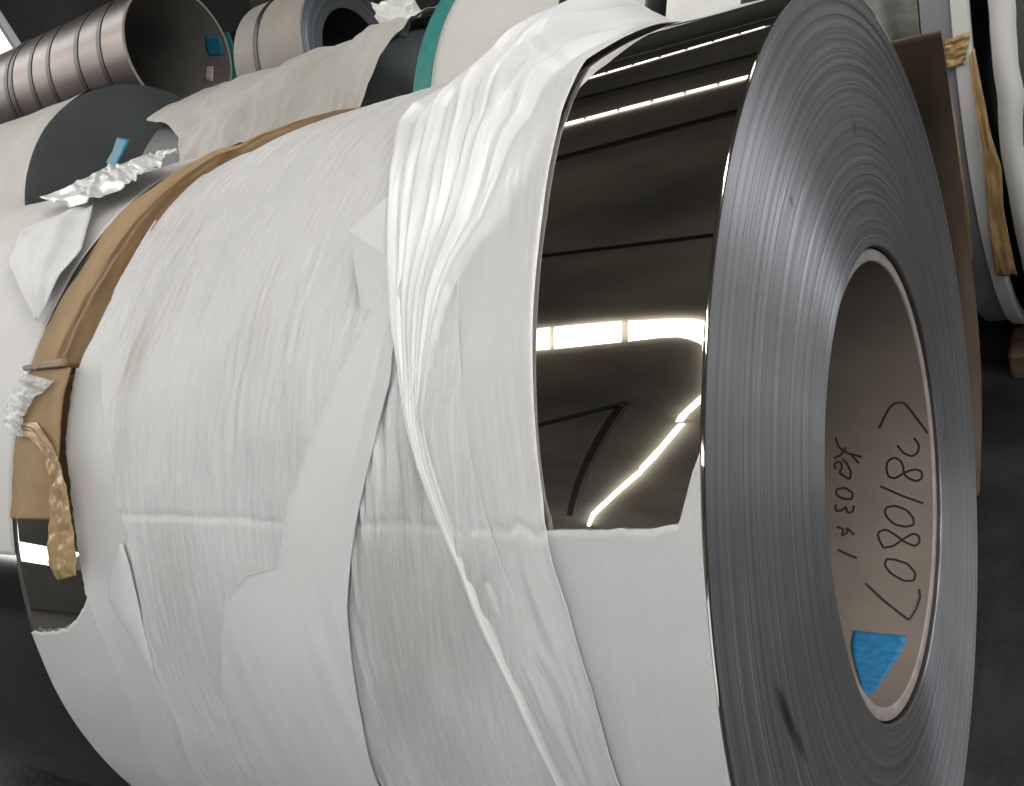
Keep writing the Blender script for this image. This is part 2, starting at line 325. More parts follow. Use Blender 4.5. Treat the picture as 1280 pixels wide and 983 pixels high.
for (a, b, t, k) in (((690, 160), (940, 95), 5.0, 6), ((725, 101), (958, 33), 2.0, 7)):
    for i in range(k):
        f0, f1 = i/k+.009, (i+1)/k-.009
        P0 = [a[0]+(b[0]-a[0])*f0, a[1]+(b[1]-a[1])*f0]; P1 = [a[0]+(b[0]-a[0])*f1, a[1]+(b[1]-a[1])*f1]
        tt = .72*t*(.8+.4*random.random())
        slab('skylight_and_fill_panel', [refl(P0[0], P0[1]-tt/2), refl(P1[0], P1[1]-tt/2), refl(P1[0], P1[1]+tt/2), refl(P0[0], P0[1]+tt/2)], RZ-.02, m_day)
for yy, w in ((-5.2, .6), (-1.9, .6), (1.4, .6), (5, .6)):   # added fill panels behind and beside the photographer
    for i in range(6): slab('skylight_and_fill_panel', [(.6+i*1.5, yy-w/2), (2.0+i*1.5, yy-w/2), (2.0+i*1.5, yy+w/2), (.6+i*1.5, yy+w/2)], RZ-.02, m_fill)
for yy in (-5.2, -2.4, .4, 3.2):                     # more added fill panels, toward the far end
    for i in range(5): slab('skylight_and_fill_panel', [(-15.6+i*1.55, yy-.5), (-14.1+i*1.55, yy-.5), (-14.1+i*1.55, yy+.5), (-15.6+i*1.55, yy+.5)], RZ-.02, m_fill)
def purlin(a, b, w=.05, z=RZ-.22, h=.12):
    a = Vector((*refl(*a, z), 0)); b = Vector((*refl(*b, z), 0)); d = (b-a).normalized(); s = Vector((-d.y, d.x, 0))*w
    V = [a-s, b-s, b+s, a+s]; V = [(v.x, v.y, z) for v in V]+[(v.x, v.y, z+h) for v in V]
    meshobj('purlin', V, [(0, 1, 2, 3), (7, 6, 5, 4), (0, 4, 5, 1), (1, 5, 6, 2), (2, 6, 7, 3), (3, 7, 4, 0)], m_beam, roof, smooth=False)
purlin((672, 204), (926, 137), .07); purlin((705, 128), (950, 66), .10); purlin((664, 322), (893, 294), .04); purlin((667, 534), (775, 507), .03, h=.14)
purlin((775, 508), (712, 645), .035, h=.14)
# gable wall at the far end, with its bright doorway, and the long back wall
def wallpiece(name, *a): return props(box(name, *a, m_wall), kind='structure')
for nm, (y0, y1, z0, z1) in {'wall': (-14, -10, 0, 6), 'wall_upper': (-10, 8.6, 3.55, 6), 'wall_sill': (-10, -6.4, 0, 2.55), 'wall_middle': (-6.4, 8.6, 0, 3.55), 'wall_back': (10.4, 16, 0, 6), 'wall_lintel': (8.6, 10.4, 3.8, 6)}.items():
    wallpiece(nm, -16.2, -16.0, y0, y1, z0, z1)
wallpiece('wall_long', -16, 12, 16, 16.2, 0, 6)
props(box('daylight_yard', -16.7, -16.6, -9.9, 10.6, 0, 4, mat('bright_yard', (.8, .8, .8), .8, emit=((.95, .98, 1), 4.5))), kind='structure')
for yy in (9.25,): props(box('steel_column', -15.9, -15.6, yy, yy+.22, 0, 6, m_steel_side), 'grey steel column beside the bright doorway, top left', 'column')

# ---------------------------------------------------------------- the main coil
coil = empty('steel_coil', (-L/2, 0, 0), 'large mirror-bright steel coil in the foreground, its layered edge and bore facing right', 'steel coil')
lathe('outer_skin', [(-L, R-.004), (-L+.001, R-.001), (-L+.004, R), (-L+.008, R), (-.5, R), (-.02, R), (-.003, R), (-.0018, R), (-.0004, R-.0008), (0, R-.003)], m_mirror, coil, n=360)
# layered edge: every ring of the profile stands slightly proud or back
nr, ns = 300, 300
rr = np.linspace(R-.003, RH, nr); x = .0005*np.array([fbm(v*110, 2.2, 3) for v in rr])+np.where(rng.random(nr) > .94, .0007, 0)-.0004
x[0] = 0; x[-1] = -.003
ph = np.linspace(0, 2*np.pi, ns, endpoint=False)
X = x[:, None]+.0012*fbm(rr[:, None]*25+0*ph, np.cos(ph)*1.5+5+0*rr[:, None], 2)*np.linspace(0, 1, nr)[:, None]
wob = .0006*pn(rr[:, None]*9+0*ph, np.sin(ph)*2+9+0*rr[:, None])*np.sin(np.linspace(0, np.pi, nr))[:, None]
RR = rr[:, None]+wob*.4
V = np.stack([X, -RR*np.sin(ph), R+RR*np.cos(ph)], -1).reshape(-1, 3)
o = meshobj('edge_windings', V, gridfaces(nr, ns, True)[:, ::-1], m_wind, coil); props(o, kind='stuff')
lathe('bore', [(-.003, RH), (-.02, RH), (-L+.01, RH)], m_steel_side, coil, n=128)
lathe('far_windings', [(-L, R-.004), (-L+.003, .45), (-L, RH)], m_dark_steel, coil, n=96)
# rubbed mark low on the layered edge
CI = RH-.018; CO = RH-.002
core = lathe('core_tube', [(-.95, CO), (-.009, CO), (-.0075, CO-.001)], m_core_end, coil, n=128)
lathe('core_rim', [(-.0075, CO-.001), (-.007, CO-.004), (-.007, CI+.003), (-.008, CI+.0008), (-.010, CI)], m_core_end, core, n=160)
inner = lathe('core_lining', [(-.010, CI), (-.3, CI), (-.95, CI)], m_core, core, n=128)
def onlin(pts, k): return [(960+x/k[0], k[1]+y/k[0]) for x, y in pts]
k4 = (3.78, 500); k5 = (3.74, 720)
strokes = [([(525,135),(545,90),(575,35),(600,15),(640,12),(665,38),(700,85),(755,158)],k4), ([(610,215),(640,252),(680,268),(708,250),(715,215),(690,180)],k4),
 ([(640,348),(600,372),(570,365),(558,330),(565,288),(598,272),(628,288),(640,320),(640,348),(665,372),(700,386),(728,372),(728,340),(700,328),(665,335),(640,348)],k4),
 ([(530,408),(630,452),(735,490)],k4), ([(560,508),(600,500),(655,520),(688,560),(690,592),(650,600),(600,590),(565,560),(550,530),(560,508)],k4),
 ([(545,700),(522,655),(518,625),(555,612),(598,635),(640,668),(690,692),(716,678),(714,640),(682,632),(640,658),(590,692),(545,700)],k4),
 ([(560,752),(600,755),(660,775),(698,820),(690,856),(640,855),(580,820),(550,782),(560,752)],k4),
 ([(455,35),(540,115),(610,170),(660,208),(695,150),(712,95),(705,62)],k5),
 ([(318,178),(335,225),(380,255),(445,270)],k4), ([(312,275),(345,262),(368,225)],k4), ([(395,262),(430,300)],k4),
 ([(318,330),(312,300),(340,290),(352,318),(335,345),(388,378),(392,340),(372,300),(352,280)],k4),
 ([(325,422),(365,415),(402,440),(398,470),(355,468),(320,448),(325,422)],k4), ([(320,495),(318,526),(352,522),(370,502),(372,535),(402,530),(405,500)],k4),
 ([(325,600),(360,612),(345,645),(378,628),(368,602),(408,638)],k4), ([(330,708),(375,730),(420,748)],k4)]
Vs = []; Fs = []
for pts, k in strokes:
    P = np.array(onlin(pts, k)); s = np.r_[0, np.cumsum(np.linalg.norm(np.diff(P, axis=0), axis=1))]; nn = max(6, int(s[-1]/2))
    t = np.linspace(0, s[-1], nn); PX = np.stack([np.interp(t, s, P[:, 0]), np.interp(t, s, P[:, 1])], 1)
    for _ in range(2): PX[1:-1] = (PX[:-2]+2*PX[1:-1]+PX[2:])/4
    Q = np.array([hit(a, b, CI-.0006, far=True) for a, b in PX]); T = np.gradient(Q, axis=0); T /= np.linalg.norm(T, axis=1)[:, None]
    N = (np.array([0, 0, R])-Q)*[0, 1, 1]; N /= np.linalg.norm(N, axis=1)[:, None]; S = np.cross(T, N)*.0018
    b0 = len(Vs); Vs += (Q-S).tolist(); b1 = len(Vs); Vs += (Q+S).tolist()
    Fs += [(b0+i, b0+i+1, b1+i+1, b1+i) for i in range(nn-1)]
w = meshobj('handwriting', Vs, Fs, m_ink, core)
def k5p(pts): return [(960+x/3.74, 720+y/3.74) for x, y in pts]
pxpatch('blue_label', k5p([(398,258),(385,330),(405,420),(425,480),(450,560)]), k5p([(648,282),(640,330),(560,450),(525,500),(490,552)]), 10, 14, m_blue, off=-.0012, parent=core, r=CI, far=True)

# ---------------------------------------------------------------- packing on the coil
# smooth interleaf paper under everything
top = tr([(48, 790), (60, 789), (84, 786), (97, 774), (106, 758), (112, 740), (150, 700), (300, 655), (600, 652), (681, 663), (760, 662), (849, 657), (852, 650), (858, 625), (866, 592), (876, 566), (881, 558)], r=R+.002)
top = top[np.argsort(top[:, 0])]; xs = np.concatenate([np.linspace(-L-.0, -.13, 150), np.linspace(-.129, -.0016, 90)]); pt = np.interp(xs, top[:, 0], top[:, 1])
pt = pt+.35*fbm(xs*60, xs*0+1, 3)*(xs < -.7)+.22*fbm(xs*30, xs*0+4, 3)*(xs > -.2); v = np.linspace(0, 1, 160)[:, None]; PH = pt*(1-v)+v*150; X = xs+0*v
h = .0016+.0012*fbm(X*6, PH*.05)+.004*np.exp(-v*28)*(.3+.5*np.abs(pn(X*14, PH*0+2)))*(X < -.80)+.0015*np.exp(-v*40)*(X > -.17)
meshobj('interleaf_paper', cylP(X, PH, R+h).reshape(-1, 3), gridfaces(160, len(xs)), m_paper, solid=.0005)
props(bpy.data.objects['interleaf_paper'], 'smooth grey-white paper sheet covering the lower front of the mirror steel coil', 'paper sheet')

# creped wrap, the wide wrinkled sheet
Lf = np.vstack([[(-.36, -40), (-.38, -14)], tr([(560, 122), (512, 141), (494, 160), (489, 195), (486, 240), (487, 320), (490, 400), (498, 460), (505, 520), (521, 585), (545, 650), (570, 710), (602, 790), (642, 870), (692, 976)], r=R+.012), [(-.03, 130)]])
Rf = np.vstack([[(-.185, -40), (-.19, -12)], tr([(733, 72), (716, 102), (700, 142), (688, 190), (676, 265), (668, 330), (663, 400), (662, 450), (664, 520), (668, 572), (674, 620), (681, 662), (692, 705), (711, 762), (741, 862), (772, 976)], r=R+.007), [(.02, 130)]])
Lc = np.vstack([[(-.93, -40), (-.93, -12)], tr([(290, 192), (250, 217), (211, 258), (170, 318), (142, 375), (131, 430), (129, 452), (136, 509), (144, 572), (155, 638), (170, 704), (179, 751), (200, 853), (228, 914), (256, 976)], r=R+.004), [(-.50, 130)]])
pp = np.linspace(-40, 130, 60); Rc = np.stack([.5*np.interp(pp, Lf[:, 1], Lf[:, 0])+.5*np.interp(pp, Rf[:, 1], Rf[:, 0]), pp], 1)
pc = sp(400, 652)[1]
def h_crepe(X, P, u):
    wx = X+.012*pn(X*7, P*.06)+.006*pn(X*20, P*.15)+.00022*(P-20)*0
    a = sm(-20, 12, P)
    wd_ = wx+(P-30)*.00055
    big = ridge(wd_*58, P*.05)*.0040+ridge(wd_*100+5, P*.09)*.0014+pn(wd_*190, P*.25)*.0004
    amp = .35+.65*np.clip(.5+pn(X*5+3, P*.03)*1.3, 0, 1)
    amp *= 1-.55*sm(pc-2, pc+6, P)
    crease = -.0012*np.exp(-((P-pc-.5*pn(X*12, P*0))/.35)**2)+.0009*sm(pc, pc+.8, P)*np.exp(-np.maximum(P-pc, 0)/5)
    dent = .005*pn(X*3+7, P*.035+2)
    edge = .0035*np.exp(-u*55)*(.6+.6*pn(P*.12, P*0+1))
    diag = .0016*ridge((X+P*.0045)*16, P*.02+4)*sm(55, 75, P)
    return .0058+big*amp*(.35+.65*a)+crease+dent+edge+diag
props(sheet('creped_wrap', Lc, Rc, -40, 130, 330, 620, m_crepe, h_crepe, jl=.0007), 'wide wrinkled white wrapping sheet round the far half of the foreground coil', 'wrapping paper')

# narrow smooth strip along the far end of the wrap
Ls = np.vstack([tr([(190, 292), (158, 338), (128, 384), (112, 412), (100, 440), (92, 480), (84, 530), (82, 560), (88, 600), (96, 650), (104, 700), (110, 740), (123, 782), (139, 817), (165, 880), (205, 976)], r=R+.003), [(-.62, 130)]])
Rs = np.vstack([tr([(215, 292), (190, 335), (165, 380), (150, 400), (150, 452), (156, 509), (164, 572), (175, 638), (190, 704), (199, 751), (220, 853), (248, 914), (280, 976)], r=R+.003), [(-.46, 130)]])
def h_strip(X, P, u): return .0032+.0015*pn(X*9, P*.05)+.0045*np.exp(-u*16)*(.5+.5*pn(P*.06, P*0+4))*sm(45, 55, P)+.003*np.exp(-((u-.55-.2*pn(P*.05, P*0))/.07)**2)*sm(52, 70, P)
props(sheet('edge_paper', Ls, Rs, max(Ls[0, 1], Rs[0, 1])-2, 130, 60, 300, m_flap, h_strip, jl=.002), 'narrow smooth paper strip between the cardboard edge and the wrinkled wrap', 'paper strip')
pxpatch('folded_paper', [(157, 678), (145, 714), (141, 745), (152, 768), (172, 795), (196, 838)], [(160, 678), (168, 704), (179, 751), (188, 790), (194, 815), (199, 838)], 14, 60, m_film, off=.0065, hfn=lambda X, P, u, v: .001*pn(X*40, P*.3)+.004*np.sin(np.pi*np.clip(u, 0, 1))**.7*(1-v*.6))
props(bpy.data.objects['folded_paper'], 'small bright folded triangle of paper at the far lower edge of the wrap', 'paper fold')

# torn strip hanging below the gathered film
flap = empty('torn_paper_strip', (-.45, -.55, 0), 'torn smooth paper strip widening downward left of the gathered film', 'paper strip')
Ld = np.vstack([tr([(505, 320), (470, 388), (446, 432), (431, 460), (413, 495), (396, 540), (381, 585), (366, 625), (355, 690), (350, 708), (312, 718), (289, 748), (284, 790), (284, 850), (298, 900), (330, 976)], r=R+.007), [(-.34, 130)]])
Rd = np.vstack([tr([(520, 330), (505, 400), (496, 440), (492, 480), (472, 560), (452, 640), (442, 700), (438, 760), (448, 850), (475, 976)], r=R+.007), [(-.2, 130)]])
def h_flap(X, P, u):
    return .0118+.002*pn(X*8, P*.05)+.0035*np.exp(-((u-.78)/.09)**2)*sm(60, 30, P)*.8+.0025*np.exp(-u*30)*(.6+.8*pn(P*.4, P*0+2))+.0012*ridge((X-P*.002)*24, P*.03)*sm(50, 70, P)
sheet('strip', Ld, Rd, max(Ld[0, 1], Rd[0, 1])+.5, 130, 90, 420, m_flap, h_flap, flap, jl=.0016)
V = []
def cp(px, py, hh): P = np.array(sp(px, py, r=R+hh)); return tuple(cylP(P[0], P[1], R+hh))
tri = [cp(436, 289, .034), cp(486, 244, .014), cp(506, 255, .006), cp(506, 345, .006), cp(482, 318, .020), cp(495, 370, .010), cp(452, 391, .009)]
bm = bmesh.new(); vv = [bm.verts.new(p) for p in tri]
for f in ((0, 4, 1), (1, 4, 2), (2, 4, 3), (0, 6, 4), (6, 5, 4), (5, 3, 4)): bm.faces.new([vv[i] for i in f])
bmesh.ops.subdivide_edges(bm, edges=bm.edges[:], cuts=5, use_grid_fill=True)
for v_ in bm.verts: v_.co += Vector((0, -1, 1)).normalized()*.0012*float(pn(v_.co.x*40, v_.co.z*40))
me = bpy.data.meshes.new('folded_corner'); bm.to_mesh(me); bm.free(); me.materials.append(m_flap)
o = bpy.data.objects.new('folded_corner', me); COL.objects.link(o); o.parent = flap; o.matrix_parent_inverse = Matrix.Translation(-flap.location)
s_ = o.modifiers.new('thickness', 'SOLIDIFY'); s_.thickness = .0006

# gathered milky film
bq = tr([(690, 140), (622, 270), (563, 360), (533, 450), (524, 520), (560, 650)], r=R+.01)
def h_film(X, P, u):
    # the film is bunched between its left edge and a line that runs down from the knot at the top
    b = np.interp(P, [-40, -8, bq[0, 1], bq[1, 1], bq[2, 1], bq[3, 1], bq[4, 1], bq[5, 1], 130], [1, 1, .93, .70, .43, .24, .15, .10, .08])
    b = b+.02*pn(P*.12, P*0+5)
    s = u/b; ins = 1-sm(.82, 1.12, s)
    sw = s+.035*pn(s*2.2, P*.035)+.012*pn(s*7+4, P*.07)
    fold = 0
    for q, (c_, w_, a_) in enumerate(((.05, .07, .006), (.17, .05, .004), (.27, .08, .009), (.40, .05, .006), (.50, .09, .010), (.63, .05, .006), (.74, .07, .008), (.87, .05, .006), (.97, .06, .006))):
        k_ = np.clip(.75+1.3*pn(P*.035+q*3.1, P*0+q), .15, 1.3)
        fold = fold+a_*k_*np.clip(1-np.abs(sw-c_)/w_, 0, 1)**1.3
    for q, (c_, w_, a_) in enumerate(((.11, .018, .004), (.22, .02, .005), (.335, .016, .004), (.45, .022, .006), (.58, .016, .005), (.69, .018, .006), (.81, .016, .004), (.92, .02, .005))):
        fold = fold-a_*np.clip(.7+1.4*pn(P*.03+q*5.7, P*0+q+.5), 0, 1.2)*np.exp(-((sw-c_)/w_)**2)
    fold = fold+ridge(sw*23+1, P*.06)*.0008
    bunch = (1-.75*sm(40, 58, P))*ins*(.005*np.clip(b*1.6, .3, 1)+fold*np.clip(b*1.5, .22, 1))*sm(0, .05, s)*(1-sm(.93, .995, u))
    line = .0045*np.exp(-((s-1.0)/.07)**2)*sm(60, 20, P)*(.4+.6*sm(-5, 12, P))
    rest = (1-ins)*(ridge(u*13+.8*pn(u*3, P*.07), P*.05)*.00045*sm(58, 46, P)+pn(u*26, P*.10)*.0004*sm(60, 46, P)+.0015*pn(u*5, P*.06)+.002*ridge(u*4.2+P*.012, P*.03)*sm(45, 10, P))
    tent = np.where(X < -.262, np.clip(1+(X+.262)/.14, 0, 1), np.clip(1-(X+.262)/.07, 0, 1))
    puff = .046*tent**1.15*sm(24, -4, P)*sm(-48, -15, P)*(1-sm(.62, .99, u))
    roll = .0045*np.exp(-((u-.035)/.03)**2)
    hem = .0014*np.exp(-((1-u)/.02)**2)
    cr = -.002*np.exp(-((P-pc-1.2*pn(u*6, P*0+3))/.5)**2)*sm(.2, .5, u)+.0012*sm(pc-1, pc+3, P)*pn(u*9, P*.2)
    pm = sp(681, 662)[1]
    return .0042*sm(pm-3, pm+.5, P)*sm(.5, .9, u)+.0016*hem/.0014*sm(pm-2, pm+4, P)+.009-.0076*sm(.45, 1, u)+bunch+line+rest+puff+roll+hem+cr+.0015*pn(X*5, P*.04)
props(sheet('gathered_film', Lf, Rf, -40, 130, 240, 760, m_gather, h_film, th=.0006), 'bright white plastic film gathered in folds over the middle of the coil', 'plastic film')

fo = bpy.data.objects['gathered_film']; lay = fo.data.attributes.new('layers', 'FLOAT', 'POINT')
PHf = np.repeat(np.linspace(-40, 130, 760)[:, None], 240, 1); Uf = np.repeat(np.linspace(0, 1, 240)[None], 760, 0)
Bf = np.interp(PHf, [-40, -8, bq[0, 1], bq[1, 1], bq[2, 1], bq[3, 1], bq[4, 1], bq[5, 1], 130], [1, 1, .93, .70, .43, .24, .15, .10, .05])+.02*pn(PHf*.12, PHf*0+5)
Lf_ = (1-sm(.75, 1.2, Uf/Bf))*(1-.6*sm(35, 60, PHf)); Lf_ = Lf_*(.75+.5*pn(Uf/Bf*7, PHf*.06)); Lf_ = np.clip(Lf_, 0, 1); Lf_ = np.maximum(Lf_, .9*np.exp(-((1-Uf)/.022)**2)); Lf_ = np.maximum(Lf_, .9*np.exp(-(Uf/.03)**2)); lay.data.foreach_set('value', Lf_.ravel().astype(np.float32))

# cardboard edge guard at the far end, two lengths with a crease between them
guard = empty('cardboard_edge_guard', (-L, -.4, .6), 'kraft cardboard edge guard bent along the far left rim of the coil', 'cardboard')
gl = dict(r=R+.014)
up_o = [(-.72, -30, 0), (300, 180), (275, 186), (232, 207), (195, 232), (165, 253), (131, 287), (110, 323), (82, 366), (58, 409), (37, 461)]
up_i = [(-.71, -30, 0), (302, 186), (268, 201), (235, 226), (210, 250), (183, 284), (153, 333), (128, 369), (113, 400), (98, 436), (89, 456)]
mid = [((a[0]*.45+b[0]*.55), (a[1]*.45+b[1]*.55))+((0,) if len(a) == 3 else ()) for a, b in zip(up_o, up_i)]; print('guard', sp(300, 180), sp(330, 176))
g1 = lambda X, P, u, v: .0012*pn(X*20, P*.2)+.0005*pn(X*80, P*1.2)
pxpatch('board', up_o, mid, 16, 120, m_card, off=0, parent=guard, r=R+.016, hfn=g1, th=.003)
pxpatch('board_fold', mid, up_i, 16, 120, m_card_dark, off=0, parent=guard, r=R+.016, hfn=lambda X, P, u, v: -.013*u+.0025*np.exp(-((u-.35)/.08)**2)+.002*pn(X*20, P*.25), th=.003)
pxpatch('board', [(41, 466), (33, 500), (24, 547), (19, 619), (17, 648)], [(91, 461), (80, 502), (76, 556), (71, 597), (68, 649)], 22, 60, m_card, off=.004, parent=guard, r=R+.02, hfn=lambda X, P, u, v: .001*pn(X*60, P*.6)+.0015*(1-v), th=.004)
pxpatch('brown_tape', [(37, 461), (38, 466)], [(92, 450), (92, 461)], 12, 5, m_card_dark, off=.010, parent=guard, r=R+.02, th=.002)
def h_cr(a, s): return lambda X, P, u, v: a*(fbm(u*1.8*s, v*6*s+3, 3))
props(pxpatch('amber_tape', [(27, 545), (50, 550), (66, 566), (75, 594), (75, 644), (74, 701), (86, 722)], [(30, 530), (58, 530), (80, 558), (97, 607), (102, 640), (107, 676), (108, 716)], 26, 110, m_amber, off=.014, r=R+.015, hfn=h_cr(.0028, 1), th=.0004), 'crumpled amber packing tape hanging from the cardboard guard', 'tape')
props(pxpatch('clear_tape', [(40, 470), (22, 500), (16, 530), (24, 545)], [(80, 480), (55, 500), (40, 525), (40, 548)], 24, 50, m_clear, off=.012, r=R+.02, hfn=h_cr(.003, 1.3), th=.0003), 'crinkled clear tape glinting on the far edge of the cardboard guard', 'tape')

# ---------------------------------------------------------------- neighbouring coils
def roll(name, label, x0, x1, y, z, r, rh, ms, mf, ends='both', straps=(), group='coils stored in rows behind', hollow=False, ns=120, amp=0.0, msi=None):
    e = empty(name, ((x0+x1)/2, y, 0), label, 'steel coil', group); c = (y, z)
    nx = max(3, int((x1-x0)*50) if amp else 3); xs = np.linspace(x0+.004, x1-.004, nx)
    ph = np.linspace(0, 360, ns, endpoint=False); X = xs[:, None]+0*ph; PP = ph+0*X
    rad = r+amp*(fbm(X*5+y*3, np.cos(np.radians(PP))*3+np.sin(np.radians(PP))*2, 3)) if amp else r+0*X
    V = cylP(X, PP, rad, c).reshape(-1, 3)
    meshobj('side', V, gridfaces(nx, ns, True)[:, ::-1], ms, e)
    for xe, s in ((x1, 1), (x0, -1)):
        if hollow: prof = [(xe-s*.004, r), (xe, r-.004), (xe, rh+.003), (xe-s*.004, rh)]
        else: prof = [(xe-s*.004, r), (xe-s*.001, r-.003), (xe, r-.006), (xe+s*.002, (r+rh)/2), (xe, rh)]
        lathe('end_face', prof, mf, e, c, n=96)
    lathe('bore', [(x1, rh), ((x0+x1)/2, rh), (x0, rh)], msi or m_dark_steel, e, c, n=72)
    for xx, w, m in straps:
        lathe('strap', [(xx-w/2, r+.001), (xx-w/2, r+.004+amp), (xx+w/2, r+.004+amp), (xx+w/2, r+.001)], m, e, c, n=96, smooth=False)
    return e
# same row, straight beyond the foreground coil
cn = roll('steel_coil', 'paper-wrapped coil in the same row just beyond the cardboard edge, far left', -2.35, -.9735, 0, R, R-.001, .25, mat('dark_mirror_steel', (.20, .19, .18), .09, 1, noise=(4, .4)), m_dark_steel)  # mirror steel with a darker, mottled base colour than the main coil
Lw = np.array([(-2.36, -50), (-2.36, 130)]); x_ = -.9735
Rw = np.array([(x_, -50), (x_, 60)])
pe = sp(20, 697, r=R+.01)[1]
def h_nw(X, P, u): return (.006+.004*fbm(X*6, P*.04, 3)+.004*np.maximum(0, ridge(X*9+P*.05, P*.05))*sm(40, 5, P))*(.35+.65*sm(0, .12, 1-u))
props(sheet('paper_wrap', Lw, Rw, -50, pe, 120, 160, m_white, h_nw), 'pale paper covering the next coil beyond the cardboard edge', 'wrapping paper')
c0 = dict(r=R+.02)
props(pxpatch('paper_flap', [(92, 275), (52, 290), (34, 297), (21, 338), (58, 407)], [(125, 267), (121, 290), (113, 320), (88, 352), (60, 407)], 24, 40, m_flap, off=.016, r=R+.01, hfn=lambda X, P, u, v: .006*np.exp(-((u-.6)/.1)**2)+.003*pn(u*5, v*5), th=.0008), 'folded white paper flap against the cardboard edge, upper left', 'paper flap')
props(pxpatch('crumpled_plastic', [(60, 262), (95, 248), (128, 232), (155, 214), (190, 209), (231, 205)], [(100, 275), (122, 270), (142, 258), (168, 248), (198, 228), (229, 209)], 30, 80, m_plastic, off=.02, r=R+.01, hfn=lambda X, P, u, v: .007*fbm(u*2.2, v*6, 3)+.004*ridge(u*3+v*4, v*9), th=.0006), 'crumpled translucent plastic lying over the gap behind the cardboard edge', 'plastic')

# second row
c2 = (1.3, .581)
k2 = roll('steel_coil', 'white wrapped coil with a teal rim and a black strap, top centre', -1.147, -.545, 1.3, .581, .581, .25, m_white2, m_dark_steel, straps=[(sp(703, 18, r=.581, c=c2)[0], .022, m_black)], amp=.002)
lathe('teal_edge', [(-1.147-.006, .53), (-1.147-.006, .586), (-1.147+.045, .588), (-1.147+.045, .583)], m_teal, k2, c2, n=120, smooth=False)
roll('steel_coil', 'plastic covered coil right of the black strapped coil, top edge', -.50, -.34, 1.27, .57, .57, .25, m_plastic, m_dark_steel, amp=.012)
c3 = (1.45, .53)
k3 = roll('steel_coil', 'pale plastic-wrapped low coil behind the cardboard edge, upper left', -2.58, -1.56, 1.45, .53, .522, .25, m_dark_steel, m_dark_steel)
Lp = np.vstack([[(-2.3, -50)], tr([(188, 158), (214, 160), (227, 175), (229, 205)], r=.53, c=c3), [(-2.3, 110)]]); Rp = np.array([(-1.50, -50), (sp(494, 58, r=.53, c=c3)[0], -5), (sp(496, 80, r=.53, c=c3)[0], 10), (sp(466, 130, r=.53, c=c3)[0], sp(466, 130, r=.53, c=c3)[1]), (-1.75, 110)])
def h_p3(X, P, u): return .010+.010*fbm(X*5, P*.03, 3)+.020*ridge(u*11+.3*pn(u*4, P*.05), P*.02)*sm(.66, .92, u)+.008*ridge(X*7+P*.02, P*.04+3)+.004*ridge(X*17+P*.04, P*.09)+.01*ridge(X*3, P*.02)
props(sheet('plastic_cover', Lp, Rp, -50, 110, 260, 160, m_pale, h_p3, r=.53, c=c3), 'pale crinkled plastic cover bunched at its right end, over the low coil', 'plastic cover')
props(pxpatch('blue_strap', [(147, 213), (155, 200), (160, 184)], [(160, 216), (167, 203), (176, 186)], 6, 14, m_bluestrap, off=.045, r=.53, c=c3, th=.003), 'short bright blue strap end beside the dark slate coil face', 'strap')
k4_ = roll('steel_coil', 'pale wrapped coil with a flat dark slate end face, far left', -4.7, -3.22, 1.6, .602, .602, .0, m_pale, m_slate, amp=.008)
props(pxpatch('plastic_bundle', [(471, 12), (482, 40), (490, 57)], [(536, -6), (530, 25), (514, 50)], 30, 36, m_plastic, off=.03, r=.53, c=(1.9, .66), hfn=lambda X, P, u, v: .04*fbm(u*2, v*2.2, 3), th=.0008), 'crumpled clear plastic hanging left of the teal-rimmed coil', 'plastic')

# third row, raised on timber
def crib(x0, x1, y, z, r):
    e = empty('timber_crib', ((x0+x1)/2, y, 0), 'stacked timber beams carrying the coil %s' % ('with many black straps' if z > 1 else 'with the open dark bore'), 'timber crib'); zz = 0; k = 0
    top = z-r*.95
    while zz < top-.02:
        hgt = min(.12, top-zz)
        for s in (-1, 1):
            if k % 2: box('beam', x0+.1, x1-.1, y+s*.22-.06, y+s*.22+.06, zz, zz+hgt-.002, m_wood, e)
            else: xx = (x0+x1)/2+s*(x1-x0)*.35; box('beam', xx-.06, xx+.06, y-.33, y+.33, zz, zz+hgt-.002, m_wood, e)
        zz += hgt; k += 1
c5 = (3.0, .80)
roll('steel_coil', 'beige coil with a grey end face and open dark bore, upper left centre', -3.5, -3.02, 3.0, .80, .359, .215, m_beige, winding_material('grey_face', (.10, .11, .115), (.17, .18, .185), 3.0, .8, .5, .3), straps=[(sp(320, 40, r=.359, c=c5)[0], .03, m_black)], msi=m_black)
crib(-3.5, -3.02, 3.0, .8, .359)
c6 = (3.0, 1.1)
st = [(sp(px, 50, r=.344, c=c6)[0], .035, m_black) for px in (34, 42, 54, 69, 99, 126)]
k6 = roll('steel_coil', 'bright bare steel tube coil with many black straps and open end, top left', -8.6, -4.15, 3.0, 1.1, .36, .344, m_steel_side, mat('pale_rim', (.42, .38, .33), .5), straps=st, hollow=True, msi=mat('shiny_bore', (.34, .32, .30), .4, .35, noise=(3, .3)))
crib(-8.6, -4.15, 3.0, 1.1, .344)
lathe('teal_edge', [(-4.16, .362), (-4.16, .37), (-4.12, .37), (-4.12, .362)], m_teal, k6, c6, n=40, a0=-150, a1=-95)
pxpatch('blue_label', [(256, 46), (257, 60), (262, 70)], [(274, 44), (279, 56), (278, 70)], 6, 8, m_bluestrap, off=-.004, parent=k6, r=.344, c=c6, far=True)
pxpatch('white_label', [(258, 84), (256, 100)], [(267, 83), (266, 103)], 5, 5, m_white, off=-.004, parent=k6, r=.344, c=c6, far=True)

